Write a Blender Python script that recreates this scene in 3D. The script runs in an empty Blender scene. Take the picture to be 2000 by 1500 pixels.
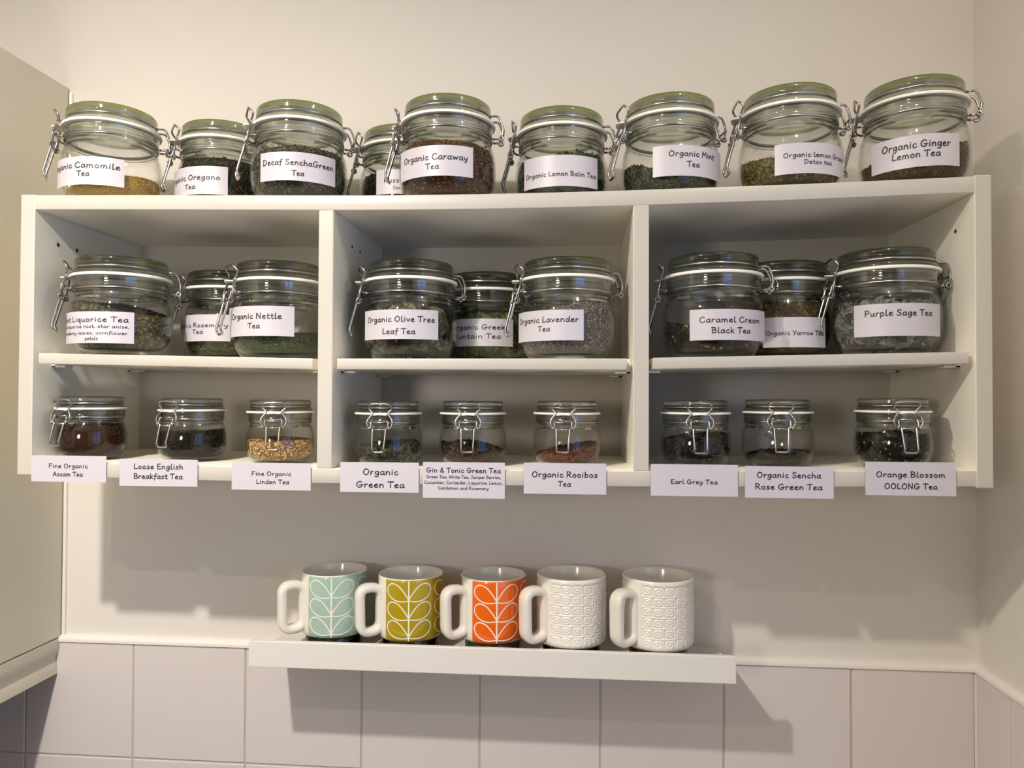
import bpy, bmesh, math, random
import numpy as np
from mathutils import Vector, Matrix

SC = bpy.context.scene
COL = SC.collection
PI = math.pi

# ------------------------------------------------------------------ camera
def cam_matrix(loc, yaw, pitch, roll):
    cy, sy = math.cos(yaw), math.sin(yaw)
    cp, sp = math.cos(pitch), math.sin(pitch)
    cr, sr = math.cos(roll), math.sin(roll)
    Rz = np.array([[cy, -sy, 0], [sy, cy, 0], [0, 0, 1]])
    Rx = np.array([[1, 0, 0], [0, cp, -sp], [0, sp, cp]])
    Ry = np.array([[cr, 0, sr], [0, 1, 0], [-sr, 0, cr]])
    R = Rz @ Rx @ Ry
    right, fwd, up = R[:, 0], R[:, 1], R[:, 2]
    m = Matrix([[right[0], up[0], -fwd[0], loc[0]],
                [right[1], up[1], -fwd[1], loc[1]],
                [right[2], up[2], -fwd[2], loc[2]],
                [0, 0, 0, 1]])
    return m
cd = bpy.data.cameras.new('camera')
cd.sensor_width = 36.0
cd.lens = 1455.0 / 2000.0 * 36.0
cd.clip_start = 0.01
cam = bpy.data.objects.new('camera', cd)
COL.objects.link(cam)
cam.matrix_world = cam_matrix((0.7195, -1.1483, 0.1032), 0.0858, 0.0172, -0.0038)
SC.camera = cam

# ------------------------------------------------------------------ light
SC.view_settings.view_transform = 'Standard'
SC.view_settings.look = 'None'
SC.view_settings.gamma = 1.0
SC.view_settings.use_curve_mapping = False
SC.view_settings.exposure = -0.22
w = bpy.data.worlds.new('world')
SC.world = w
w.use_nodes = True
w.node_tree.nodes['Background'].inputs[0].default_value = (0.10, 0.22, 0.55, 1)
w.node_tree.nodes['Background'].inputs[1].default_value = 0.3
SC.cycles.max_bounces = 12
SC.cycles.diffuse_bounces = 8
SC.cycles.glossy_bounces = 5
SC.cycles.transmission_bounces = 10
SC.cycles.transparent_max_bounces = 40
SC.cycles.caustics_reflective = False
SC.cycles.caustics_refractive = False
SC.cycles.sample_clamp_indirect = 4.0

def area(name, loc, direction, shape, sx, sy, power, color):
    l = bpy.data.lights.new(name, 'AREA')
    l.shape = shape
    l.size = sx
    l.size_y = sy
    l.energy = power
    l.color = color
    o = bpy.data.objects.new(name, l)
    COL.objects.link(o)
    o.location = loc
    o.rotation_euler = Vector(direction).to_track_quat('-Z', 'Y').to_euler()
    return o
WARM = (1.0, 0.915, 0.80)
area('ceiling_downlight', (0.154, -1.048, 0.778), (-0.23, 0.13, -0.96), 'DISK', 0.05, 0.05, 22.5, WARM)
area('ceiling_downlight', (0.135, -1.37, 0.778), (0, 0, -1), 'DISK', 0.03, 0.03, 4.0, WARM)
def wall_fill(loc, power):
    l = bpy.data.lights.new('upper_wall_fill', 'POINT')
    l.energy = power; l.color = WARM; l.shadow_soft_size = 0.02
    o = bpy.data.objects.new('upper_wall_fill', l)
    COL.objects.link(o); o.location = loc
wall_fill((0.154, -1.048, 0.765), 6.0)  # added at the downlight to carry its spill up the wall
wall_fill((1.0, -0.64, 0.74), 3.2)  # added fill without a fixture, brightens the upper right wall
pl = bpy.data.lights.new('bay_fill_light', 'POINT')  # added fill light, no fixture here; lifts the shelf bays
pl.energy = 27.0; pl.color = WARM; pl.shadow_soft_size = 0.14
po = bpy.data.objects.new('bay_fill_light', pl)
COL.objects.link(po); po.location = (-0.05, -2.0, 0.16)
area('window_daylight', (1.40, -1.25, 0.05), (-1, 0, 0), 'RECTANGLE', 0.9, 0.85, 6.5, (0.30, 0.52, 1.0))

# ------------------------------------------------------------------ tables (metres and degrees)
JARS=[{'key': 'camomile',
  'row': 't',
  'x': 0.0794,
  'y': -0.174,
  'z': 0.362,
  'clasp': 208.3,
  'lab': (216.5, 315.9, 0.0145, 0.0512),
  'lines': [('Organic Camomile', 217.7, 311.6, 0.0365, 0.0071), ('Tea', 264.7, 279.3, 0.0257, 0.0066)]},
 {'key': 'oregano',
  'row': 't',
  'x': 0.2065,
  'y': -0.108,
  'z': 0.3596,
  'clasp': 216.2,
  'lab': (209.8, 301.5, 0.0198, 0.0586),
  'lines': [('Organic Oregano', 211.0, 292.8, 0.0399, 0.007), ('Tea', 246.7, 262.6, 0.0274, 0.0064)]},
 {'key': 'decaf',
  'row': 't',
  'x': 0.3458,
  'y': -0.173,
  'z': 0.3568,
  'clasp': 209.0,
  'lab': (243.0, 335.0, 0.0197, 0.0562),
  'lines': [('Decaf SenchaGreen', 247.2, 331.0, 0.0396, 0.007), ('Tea', 282.6, 295.9, 0.0262, 0.0064)]},
 {'key': 'russian',
  'row': 't',
  'x': 0.468,
  'y': -0.085,
  'z': 0.3542,
  'clasp': 203.3,
  'lab': (248.5, 326.3, 0.0266, 0.0605),
  'lines': [('Russian', 259.3, 290.8, 0.0424, 0.0064), ('Smoky', 270.4, 290.8, 0.0327, 0.0046)]},
 {'key': 'caraway',
  'row': 't',
  'x': 0.5509,
  'y': -0.185,
  'z': 0.3537,
  'clasp': 185.9,
  'lab': (212.9, 308.8, 0.0207, 0.0586),
  'lines': [('Organic Caraway', 222.6, 301.9, 0.0409, 0.0073), ('Tea', 254.9, 270.1, 0.0292, 0.0067)]},
 {'key': 'lemonbalm',
  'row': 't',
  'x': 0.6989,
  'y': -0.133,
  'z': 0.354,
  'clasp': 183.2,
  'lab': (222.3, 317.6, 0.0193, 0.0595),
  'lines': [('Organic Lemon Balm Tea', 226.0, 314.1, 0.0325, 0.0059)]},
 {'key': 'mint',
  'row': 't',
  'x': 0.8417,
  'y': -0.162,
  'z': 0.3556,
  'clasp': 192.9,
  'lab': (244.1, 338.8, 0.0193, 0.0572),
  'lines': [('Organic Mint', 261.5, 318.5, 0.0436, 0.0067), ('Tea', 281.4, 296.0, 0.0305, 0.0067)]},
 {'key': 'lemongrass',
  'row': 't',
  'x': 0.991,
  'y': -0.172,
  'z': 0.3584,
  'clasp': 180.5,
  'lab': (239.6, 331.1, 0.0132, 0.0501),
  'lines': [('Organic lemon Grass', 248.5, 324.4, 0.033, 0.0055), ('Detox tea', 269.6, 301.8, 0.0246, 0.005)]},
 {'key': 'ginger',
  'row': 't',
  'x': 1.1421,
  'y': -0.176,
  'z': 0.3618,
  'clasp': 160.5,
  'lab': (201.6, 293.8, 0.0145, 0.0528),
  'lines': [('Organic Ginger', 215.3, 282.4, 0.0375, 0.008), ('Lemon Tea', 225.8, 271.9, 0.0259, 0.0075)]},
 {'key': 'mintliquorice',
  'row': 'm',
  'x': 0.1067,
  'y': -0.19,
  'z': 0.1565,
  'clasp': 207.6,
  'lab': (215.9, 315.0, 0.0129, 0.0532),
  'lines': [('Mint Liquorice Tea', 217.1, 309.1, 0.0401, 0.0064), ('Red liquorice root, star anise,', 217.1, 310.2, 0.0323, 0.004),
            ('strawberry leaves, cornflower', 217.1, 308.2, 0.0239, 0.004), ('petals', 262.8, 278.0, 0.0167, 0.004)]},
 {'key': 'rosemary',
  'row': 'm',
  'x': 0.2025,
  'y': -0.08,
  'z': 0.1546,
  'clasp': 215.8,
  'lab': (209.2, 298.6, 0.0253, 0.0628),
  'lines': [('Organic Rosemary', 210.4, 295.6, 0.0448, 0.0059), ('Tea', 249.6, 265.1, 0.0356, 0.0059)]},
 {'key': 'nettle',
  'row': 'm',
  'x': 0.3155,
  'y': -0.162,
  'z': 0.1524,
  'clasp': 220.3,
  'lab': (206.0, 308.5, 0.0276, 0.0664),
  'lines': [('Organic Nettle', 226.1, 294.3, 0.05, 0.007), ('Tea', 255.1, 270.0, 0.0376, 0.0065)]},
 {'key': 'olive',
  'row': 'm',
  'x': 0.499,
  'y': -0.17,
  'z': 0.1507,
  'clasp': 200.7,
  'lab': (219.1, 315.3, 0.0242, 0.0614),
  'lines': [('Organic Olive Tree', 226.6, 310.6, 0.046, 0.0068), ('Leaf Tea', 250.1, 287.9, 0.0306, 0.0068)]},
 {'key': 'greek',
  'row': 'm',
  'x': 0.59,
  'y': -0.066,
  'z': 0.1507,
  'clasp': 191.8,
  'lab': (212.5, 310.3, 0.0222, 0.0603),
  'lines': [('Organic Greek', 227.7, 298.7, 0.0455, 0.0064), ('Mountain Tea', 223.5, 293.4, 0.0328, 0.0064)]},
 {'key': 'lavender',
  'row': 'm',
  'x': 0.7073,
  'y': -0.172,
  'z': 0.1507,
  'clasp': 194.7,
  'lab': (197.4, 289.3, 0.0218, 0.0596),
  'lines': [('Organic Lavender', 203.7, 283.5, 0.0446, 0.0067), ('Tea', 237.5, 252.0, 0.0335, 0.0062)]},
 {'key': 'caramel',
  'row': 'm',
  'x': 0.8939,
  'y': -0.177,
  'z': 0.1529,
  'clasp': 173.8,
  'lab': (235.0, 331.5, 0.0191, 0.0564),
  'lines': [('Caramel Cream', 245.8, 317.4, 0.0405, 0.0065), ('Black Tea', 258.6, 301.8, 0.0277, 0.0065)]},
 {'key': 'yarrow', 'row': 'm', 'x': 1.001, 'y': -0.104, 'z': 0.1549, 'clasp': 169.9, 'lab': (232.6, 307.6, 0.0132, 0.052), 'lines': [('Organic Yarrow Tea', 236.2, 303.9, 0.029, 0.0054)]},
 {'key': 'sage', 'row': 'm', 'x': 1.1089, 'y': -0.172, 'z': 0.1569, 'clasp': 176.3, 'lab': (216.1, 312.0, 0.0199, 0.0586), 'lines': [('Purple Sage Tea', 228.0, 297.3, 0.044, 0.0069)]},
 {'key': 'assam', 'row': 'b', 'x': 0.0625, 'y': -0.187, 'z': 0.0177, 'clasp': 257.0}, {'key': 'breakfast', 'row': 'b', 'x': 0.1968, 'y': -0.17, 'z': 0.0157, 'clasp': 257.0},
 {'key': 'linden', 'row': 'b', 'x': 0.3244, 'y': -0.178, 'z': 0.0141, 'clasp': 281.5}, {'key': 'green', 'row': 'b', 'x': 0.4751, 'y': -0.19, 'z': 0.0134, 'clasp': 270.9},
 {'key': 'gin', 'row': 'b', 'x': 0.5848, 'y': -0.177, 'z': 0.0137, 'clasp': 270.3}, {'key': 'rooibos', 'row': 'b', 'x': 0.7075, 'y': -0.172, 'z': 0.0143, 'clasp': 265.2},
 {'key': 'earl', 'row': 'b', 'x': 0.8704, 'y': -0.186, 'z': 0.0158, 'clasp': 267.8}, {'key': 'sencha', 'row': 'b', 'x': 0.9754, 'y': -0.172, 'z': 0.0171, 'clasp': 260.8},
 {'key': 'oolong', 'row': 'b', 'x': 1.1084, 'y': -0.192, 'z': 0.0193, 'clasp': 268.2}]
CARDS=[('assam', 0.0216, 0.1229, -0.0078, 0.0256, [('Fine Organic', 0.0454, 0.0981, 0.0099, 0.0054), ('Assam Tea', 0.0511, 0.0913, -0.0006, 0.0054)]),
 ('breakfast', 0.1408, 0.2441, -0.0117, 0.0223, [('Loose English', 0.1599, 0.2251, 0.01, 0.0064), ('Breakfast Tea', 0.1601, 0.2246, -0.0023, 0.0064)]),
 ('linden', 0.289, 0.3908, -0.0144, 0.0195, [('Fine Organic', 0.3149, 0.3658, 0.0035, 0.0052), ('Linden Tea', 0.321, 0.3633, -0.0067, 0.0052)]),
 ('green', 0.4283, 0.5272, -0.0152, 0.0217, [('Organic', 0.4571, 0.5016, 0.0065, 0.0072), ('Green Tea', 0.4488, 0.5094, -0.0092, 0.0072)]),
 ('gin', 0.5323, 0.6334, -0.0209, 0.0229,
  [('Gin & Tonic Green Tea', 0.5367, 0.6284, 0.0103, 0.0056), ('Green Tea, White Tea, Juniper Berries,', 0.5368, 0.629, 0.0032, 0.0036),
   ('Cucumber, Coriander, Liquorice, Lemon,', 0.5343, 0.6309, -0.0037, 0.0036), ('Cardamon and Rosemary', 0.5515, 0.6134, -0.0103, 0.0036)]),
 ('rooibos', 0.6565, 0.7559, -0.014, 0.0233, [('Organic Rooibos', 0.6665, 0.7455, 0.0063, 0.0066), ('Tea', 0.6981, 0.7135, -0.0048, 0.0061)]),
 ('earl', 0.8088, 0.9107, -0.0142, 0.0235, [('Earl Grey Tea', 0.8324, 0.8869, 0.0004, 0.005)]),
 ('sencha', 0.919, 1.0205, -0.0149, 0.0224, [('Organic Sencha', 0.9326, 1.006, 0.0091, 0.0064), ('Rose Green Tea', 0.9308, 1.0077, -0.0047, 0.0064)]),
 ('oolong', 1.0564, 1.1575, -0.0098, 0.0291, [('Orange Blossom', 1.0685, 1.1456, 0.0115, 0.0063), ('OOLONG Tea', 1.0777, 1.1365, -0.0021, 0.0063)])]
JLAB = {
 'camomile': 'clip-top glass jar labelled Organic Camomile Tea, first along the top of the shelf unit',
 'oregano': 'clip-top glass jar labelled Organic Oregano Tea, set back on top of the unit',
 'decaf': 'clip-top glass jar labelled Decaf Sencha Green Tea on top of the unit',
 'russian': 'clip-top glass jar on top, its label mostly hidden behind the Organic Caraway jar',
 'caraway': 'clip-top glass jar labelled Organic Caraway Tea, full of brown seeds, on top',
 'lemonbalm': 'clip-top glass jar labelled Organic Lemon Balm Tea on top of the unit',
 'mint': 'clip-top glass jar labelled Organic Mint Tea on top of the unit',
 'lemongrass': 'clip-top glass jar labelled Organic lemon Grass Detox tea on top of the unit',
 'ginger': 'clip-top glass jar labelled Organic Ginger Lemon Tea at the end of the top row',
 'mintliquorice': 'clip-top glass jar labelled Mint Liquorice Tea on the middle shelf',
 'rosemary': 'clip-top glass jar labelled Organic Rosemary Tea, set back on the middle shelf',
 'nettle': 'clip-top glass jar labelled Organic Nettle Tea, partly behind the first divider',
 'olive': 'clip-top glass jar labelled Organic Olive Tree Leaf Tea on the middle shelf',
 'greek': 'clip-top glass jar labelled Organic Greek Mountain Tea, behind the olive and lavender jars',
 'lavender': 'clip-top glass jar labelled Organic Lavender Tea on the middle shelf',
 'caramel': 'clip-top glass jar labelled Caramel Cream Black Tea on the middle shelf',
 'yarrow': 'clip-top glass jar labelled Organic Yarrow Tea, set back between two larger-looking jars',
 'sage': 'clip-top glass jar labelled Purple Sage Tea on the middle shelf by the side panel',
 'assam': 'small clip-top jar of dark brown tea above the Fine Organic Assam Tea card',
 'breakfast': 'small clip-top jar of near black granules above the Loose English Breakfast Tea card',
 'linden': 'small clip-top jar of pale tan chips above the Fine Organic Linden Tea card',
 'green': 'small clip-top jar of dark green leaves above the Organic Green Tea card',
 'gin': 'small clip-top jar of mixed dark leaves above the Gin & Tonic Green Tea card',
 'rooibos': 'small clip-top jar of red brown tea above the Organic Rooibos Tea card',
 'earl': 'small clip-top jar of black tea above the Earl Grey Tea card',
 'sencha': 'small nearly empty clip-top jar above the Organic Sencha Rose Green Tea card',
 'oolong': 'small clip-top jar of black leaves above the Orange Blossom OOLONG Tea card',
}
CLAB = {
 'assam': 'white card reading Fine Organic Assam Tea', 'breakfast': 'white card reading Loose English Breakfast Tea',
 'linden': 'white card reading Fine Organic Linden Tea', 'green': 'white card reading Organic Green Tea',
 'gin': 'white card reading Gin & Tonic Green Tea with its list of ingredients', 'rooibos': 'white card reading Organic Rooibos Tea',
 'earl': 'white card reading Earl Grey Tea', 'sencha': 'white card reading Organic Sencha Rose Green Tea',
 'oolong': 'white card reading Orange Blossom OOLONG Tea',
}
# level, tilt (x, y), roughness, colours (sRGB), bit kind, number of bits, label, [mound, roughness of the surface]
TEA = {
 'camomile': (.20, (.10, .02), .03, [(206, 168, 84), (220, 190, 112), (176, 146, 90)], 'fine', 2200, 'golden camomile flower tea in the Organic Camomile jar'),
 'oregano': (.60, (0, .02), .03, [(52, 50, 38), (74, 70, 52), (36, 34, 27)], 'crumb', 2400, 'dark green dried oregano in the Organic Oregano jar'),
 'decaf': (.52, (.03, 0), .03, [(74, 72, 56), (104, 100, 80), (50, 50, 40)], 'shred', 2400, 'grey green tea shreds in the Decaf Sencha Green jar'),
 'russian': (.48, (.02, 0), .02, [(34, 30, 26), (46, 40, 32)], 'crumb', 1000, 'near black tea in the half hidden jar behind Organic Caraway'),
 'caraway': (.56, (-.03, .02), .02, [(96, 68, 50), (122, 90, 64), (70, 50, 40), (156, 122, 84)], 'seed', 3600, 'brown caraway seeds in the Organic Caraway jar'),
 'lemonbalm': (.52, (.04, .03), .09, [(48, 56, 44), (66, 74, 58), (36, 42, 33)], 'leaf', 760, 'large dark green leaves in the Organic Lemon Balm jar'),
 'mint': (.30, (-.06, .06), .05, [(56, 58, 42), (78, 80, 60), (40, 42, 32)], 'crumb', 2400, 'crumbled dark green mint in the Organic Mint jar'),
 'lemongrass': (.36, (-.02, .10), .04, [(96, 88, 42), (128, 116, 60), (70, 66, 36)], 'shred', 2600, 'yellow green grass shreds in the Organic lemon Grass jar'),
 'ginger': (.34, (.10, .04), .05, [(92, 74, 46), (74, 72, 44), (110, 88, 60), (104, 54, 30)], 'shred', 2600, 'mixed brown and green shreds in the Organic Ginger Lemon jar'),
 'mintliquorice': (.50, (-.10, .05), .04, [(104, 100, 70), (66, 68, 48), (84, 80, 58), (128, 116, 84), (74, 72, 54), (96, 88, 60), (148, 112, 62), (58, 60, 46), (86, 90, 66), (112, 104, 78), (70, 78, 108)], 'crumb', 2800, 'mottled green, orange and blue leaf mix in the Mint Liquorice jar'),
 'rosemary': (.52, (0, .02), .04, [(78, 86, 48), (104, 110, 62), (50, 56, 34)], 'needle', 1500, 'green rosemary needles in the Organic Rosemary jar'),
 'nettle': (.28, (0, .05), .03, [(72, 82, 46), (94, 104, 66), (52, 60, 34)], 'speck', 2600, 'fine green nettle leaf in the Organic Nettle jar'),
 'olive': (.60, (0, 0), .05, [(48, 48, 38), (78, 76, 58), (30, 31, 25), (104, 98, 74)], 'long', 460, 'long grey green olive leaves in the Organic Olive Tree Leaf jar'),
 'greek': (.54, (0, 0), .07, [(88, 92, 54), (62, 68, 40), (116, 118, 74)], 'leaf', 760, 'pale green mountain herb in the Organic Greek jar'),
 'lavender': (.52, (.10, .02), .03, [(128, 122, 122), (102, 98, 104), (150, 138, 122), (82, 84, 104), (170, 160, 146)], 'seed', 4000, 'grey blue lavender buds in the Organic Lavender jar'),
 'caramel': (.26, (-.12, .02), .03, [(24, 20, 17), (34, 28, 22), (24, 20, 17), (30, 24, 20), (28, 23, 18), (26, 22, 18), (32, 26, 21), (22, 19, 16), (36, 30, 24), (28, 24, 20), (160, 134, 78)], 'crumb', 1300, 'black tea with yellow flecks in the Caramel Cream jar'),
 'yarrow': (.58, (0, 0), .05, [(96, 80, 42), (72, 62, 34), (120, 104, 60)], 'shred', 1500, 'brown yarrow flower in the Organic Yarrow jar'),
 'sage': (.50, (.02, .02), .06, [(104, 102, 98), (80, 78, 80), (128, 125, 116)], 'leaf', 760, 'grey purple leaves in the Purple Sage jar'),
 'assam': (.60, (0, 0), .01, [(66, 38, 22), (50, 30, 20), (84, 50, 30)], 'fine', 2400, 'dark brown tea filling the small jar above the Assam card'),
 'breakfast': (.46, (.02, 0), .02, [(36, 28, 24), (50, 38, 32), (26, 20, 18)], 'grain', 2600, 'near black granules in the small jar above the English Breakfast card'),
 'linden': (.36, (0, .02), .03, [(196, 160, 108), (164, 124, 78), (216, 186, 138), (124, 86, 52)], 'chip', 2600, 'pale tan chips in the small jar above the Linden card'),
 'green': (.34, (.03, .02), .04, [(66, 66, 46), (92, 90, 66), (44, 44, 34)], 'shred', 1800, 'dark green leaf in the small jar above the Organic Green Tea card'),
 'gin': (.30, (-.06, .03), .05, [(52, 46, 32), (76, 70, 46), (34, 28, 24), (84, 30, 30)], 'crumb', 1700, 'dark mixed leaf and berries in the small jar above the Gin & Tonic card'),
 'rooibos': (.26, (.10, .04), .02, [(104, 56, 38), (84, 44, 32), (124, 70, 46)], 'shred', 1500, 'red brown rooibos in the small jar above the Rooibos card'),
 'earl': (.46, (.05, .02), .05, [(22, 19, 20), (32, 27, 26), (20, 18, 18), (26, 22, 21), (96, 70, 52)], 'shred', 1100, 'black tea twists in the small jar above the Earl Grey card'),
 'sencha': (.17, (.05, .05), .02, [(54, 44, 30), (40, 32, 24), (74, 60, 40)], 'shred', 900, 'thin layer of dark brown tea in the small jar above the Sencha Rose card'),
 'oolong': (.48, (.02, .02), .05, [(28, 25, 23), (40, 36, 32), (24, 21, 20), (30, 26, 24), (34, 30, 27), (26, 23, 21), (38, 33, 29), (30, 27, 25), (138, 114, 82)], 'crumb', 1000, 'black oolong leaf with pale flecks in the small jar above the Orange Blossom card'),
}
# ------------------------------------------------------------------ materials
def lin(c):
    return tuple(((v / 255.0) / 12.92 if v / 255.0 <= 0.04045 else ((v / 255.0 + 0.055) / 1.055) ** 2.4) for v in c)

def mat(name, color, rough=0.5, metal=0.0, bump=0.0, bscale=200.0, var=0.0, vscale=30.0, coat=0.0, spec=0.5):
    m = bpy.data.materials.new(name)
    m.use_nodes = True
    nt = m.node_tree
    b = nt.nodes['Principled BSDF']
    b.inputs['Base Color'].default_value = (*color, 1)
    b.inputs['Roughness'].default_value = rough
    b.inputs['Metallic'].default_value = metal
    b.inputs['Specular IOR Level'].default_value = spec
    b.inputs['Coat Weight'].default_value = coat
    b.inputs['Coat Roughness'].default_value = 0.05
    tc = nt.nodes.new('ShaderNodeTexCoord')
    if var > 0:
        n = nt.nodes.new('ShaderNodeTexNoise')
        n.inputs['Scale'].default_value = vscale
        n.inputs['Detail'].default_value = 4
        nt.links.new(tc.outputs['Object'], n.inputs['Vector'])
        r = nt.nodes.new('ShaderNodeValToRGB')
        r.color_ramp.elements[0].position = 0.3
        r.color_ramp.elements[1].position = 0.7
        r.color_ramp.elements[0].color = (*[v * (1 - var) for v in color], 1)
        r.color_ramp.elements[1].color = (*[min(1, v * (1 + var)) for v in color], 1)
        nt.links.new(n.outputs['Fac'], r.inputs['Fac'])
        nt.links.new(r.outputs['Color'], b.inputs['Base Color'])
    if bump > 0:
        n = nt.nodes.new('ShaderNodeTexNoise')
        n.inputs['Scale'].default_value = bscale
        n.inputs['Detail'].default_value = 3
        nt.links.new(tc.outputs['Object'], n.inputs['Vector'])
        bp = nt.nodes.new('ShaderNodeBump')
        bp.inputs['Strength'].default_value = bump
        bp.inputs['Distance'].default_value = 0.001
        nt.links.new(n.outputs['Fac'], bp.inputs['Height'])
        nt.links.new(bp.outputs['Normal'], b.inputs['Normal'])
    return m

def glass_mat(name, clear, edge, f0=0.045, refract=0.0, power=4.0, gcol=(0.9, 0.95, 0.88)):
    """Thin-walled glass: clear through the wall, tinted where the wall is seen edge-on, Schlick gloss, optional refracting share."""
    m = bpy.data.materials.new(name)
    m.use_nodes = True
    nt = m.node_tree
    nt.nodes.clear()
    N = nt.nodes.new
    L = nt.links.new
    lw = N('ShaderNodeLayerWeight')
    lw.inputs['Blend'].default_value = 0.5
    p = N('ShaderNodeMath'); p.operation = 'POWER'; p.inputs[1].default_value = power
    L(lw.outputs['Facing'], p.inputs[0])
    mix = N('ShaderNodeMix'); mix.data_type = 'RGBA'
    mix.inputs['A'].default_value = (*clear, 1)
    mix.inputs['B'].default_value = (*edge, 1)
    L(p.outputs[0], mix.inputs['Factor'])
    tr = N('ShaderNodeBsdfTransparent')
    L(mix.outputs['Result'], tr.inputs['Color'])
    base = tr.outputs[0]
    if refract > 0:
        g = N('ShaderNodeBsdfGlass')
        g.inputs['Color'].default_value = (*gcol, 1)
        g.inputs['IOR'].default_value = 1.48
        g.inputs['Roughness'].default_value = 0.0
        ms = N('ShaderNodeMixShader'); ms.inputs[0].default_value = refract
        L(base, ms.inputs[1]); L(g.outputs[0], ms.inputs[2])
        base = ms.outputs[0]
    p5 = N('ShaderNodeMath'); p5.operation = 'POWER'; p5.inputs[1].default_value = 5.0
    L(lw.outputs['Facing'], p5.inputs[0])
    ma = N('ShaderNodeMath'); ma.operation = 'MULTIPLY_ADD'
    ma.inputs[1].default_value = 0.75
    ma.inputs[2].default_value = f0
    L(p5.outputs[0], ma.inputs[0])
    gl = N('ShaderNodeBsdfGlossy')
    gl.inputs['Roughness'].default_value = 0.02
    gl.inputs['Color'].default_value = (1, 1, 1, 1)
    fm = N('ShaderNodeMixShader')
    L(ma.outputs[0], fm.inputs[0]); L(base, fm.inputs[1]); L(gl.outputs[0], fm.inputs[2])
    out = N('ShaderNodeOutputMaterial')
    L(fm.outputs[0], out.inputs['Surface'])
    return m

M_WALL = mat('wall_paint', (0.73, 0.695, 0.65), 0.75, bump=0.12, bscale=90)
M_CEIL = mat('ceiling_paint', (0.82, 0.80, 0.76), 0.8)
M_REAR = mat('rear_wall_paint', (0.15, 0.135, 0.115), 0.8)
M_FLOOR = mat('floor_vinyl', (0.08, 0.06, 0.05), 0.5, var=0.15, vscale=3)
M_TILE = mat('glazed_tile', (0.69, 0.64, 0.635), 0.12, bump=0.02, bscale=12)
M_GROUT = mat('grout', (0.50, 0.45, 0.40), 0.9)
M_TRIM = mat('white_trim', (0.80, 0.77, 0.73), 0.35)
M_CAB = mat('white_melamine', (0.88, 0.845, 0.75), 0.42, var=0.012, vscale=6)
M_FRONT_DIM = mat('melamine_front_dimmed', (0.50, 0.475, 0.435), 0.35)  # melamine darkened in colour to tame lamp light on room-facing faces
M_DOOR = mat('cream_cabinet_door', (0.58, 0.545, 0.445), 0.38)
M_HOLE = mat('dark_hole', (0.008, 0.007, 0.006), 0.9)
M_PIN = mat('white_plastic', (0.80, 0.78, 0.74), 0.4)
M_LEDGE = mat('white_ledge_foil', (0.70, 0.685, 0.655), 0.4)
M_PAPER = mat('label_paper', (0.535, 0.51, 0.575), 0.42)
M_INK = mat('black_ink', (0.012, 0.010, 0.014), 0.5)
M_WIRE = mat('steel_wire', (0.44, 0.42, 0.41), 0.24, metal=1.0)
M_SEAL = mat('white_rubber', (0.86, 0.85, 0.80), 0.45)
M_GLASS = glass_mat('jar_glass', (0.985, 0.988, 0.98), (0.66, 0.69, 0.62), f0=0.02)
M_RIM = glass_mat('jar_rim_glass', (0.95, 0.96, 0.94), (0.46, 0.48, 0.43), refract=0.82, gcol=(0.96, 0.97, 0.95))
M_BAND = glass_mat('jar_band_glass', (0.80, 0.81, 0.80), (0.40, 0.42, 0.40), refract=0.85, gcol=(0.90, 0.91, 0.90))  # grey tint stands in for the dark room mirrored in the thick neck
M_LID = glass_mat('jar_lid_glass', (0.94, 0.955, 0.925), (0.46, 0.50, 0.41), refract=0.80, gcol=(0.95, 0.965, 0.935))
M_LIDTOP = glass_mat('green_lid_edge_glass', (0.76, 0.82, 0.54), (0.40, 0.48, 0.22), refract=0.5, gcol=(0.74, 0.82, 0.50))

# ------------------------------------------------------------------ mesh helpers
def mesh(name, verts, faces, mats, midx=None, smooth=False, sharp=None):
    me = bpy.data.meshes.new(name)
    me.from_pydata([tuple(v) for v in verts], [], faces)
    for m in (mats if isinstance(mats, (list, tuple)) else [mats]):
        me.materials.append(m)
    if midx is not None:
        me.polygons.foreach_set('material_index', list(midx))
    if smooth:
        me.polygons.foreach_set('use_smooth', [True] * len(me.polygons))
    me.update()
    if sharp:
        me.set_sharp_from_angle(angle=math.radians(sharp))
    return me

def obj(name, me, parent=None, loc=(0, 0, 0), rz=0.0):
    o = bpy.data.objects.new(name, me)
    COL.objects.link(o)
    o.location = loc
    o.rotation_euler = (0, 0, rz)
    if parent:
        o.parent = parent
    return o

def tag(o, label, cat, group=None, kind=None):
    o['label'] = label
    o['category'] = cat
    if group: o['group'] = group
    if kind: o['kind'] = kind
    return o

def thing(name, loc, label, cat, group=None):
    return tag(obj(name, None, None, loc), label, cat, group)

def struct(name, me, label=None):
    o = obj(name, me)
    o['kind'] = 'structure'
    if label: o['label'] = label
    return o

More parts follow.
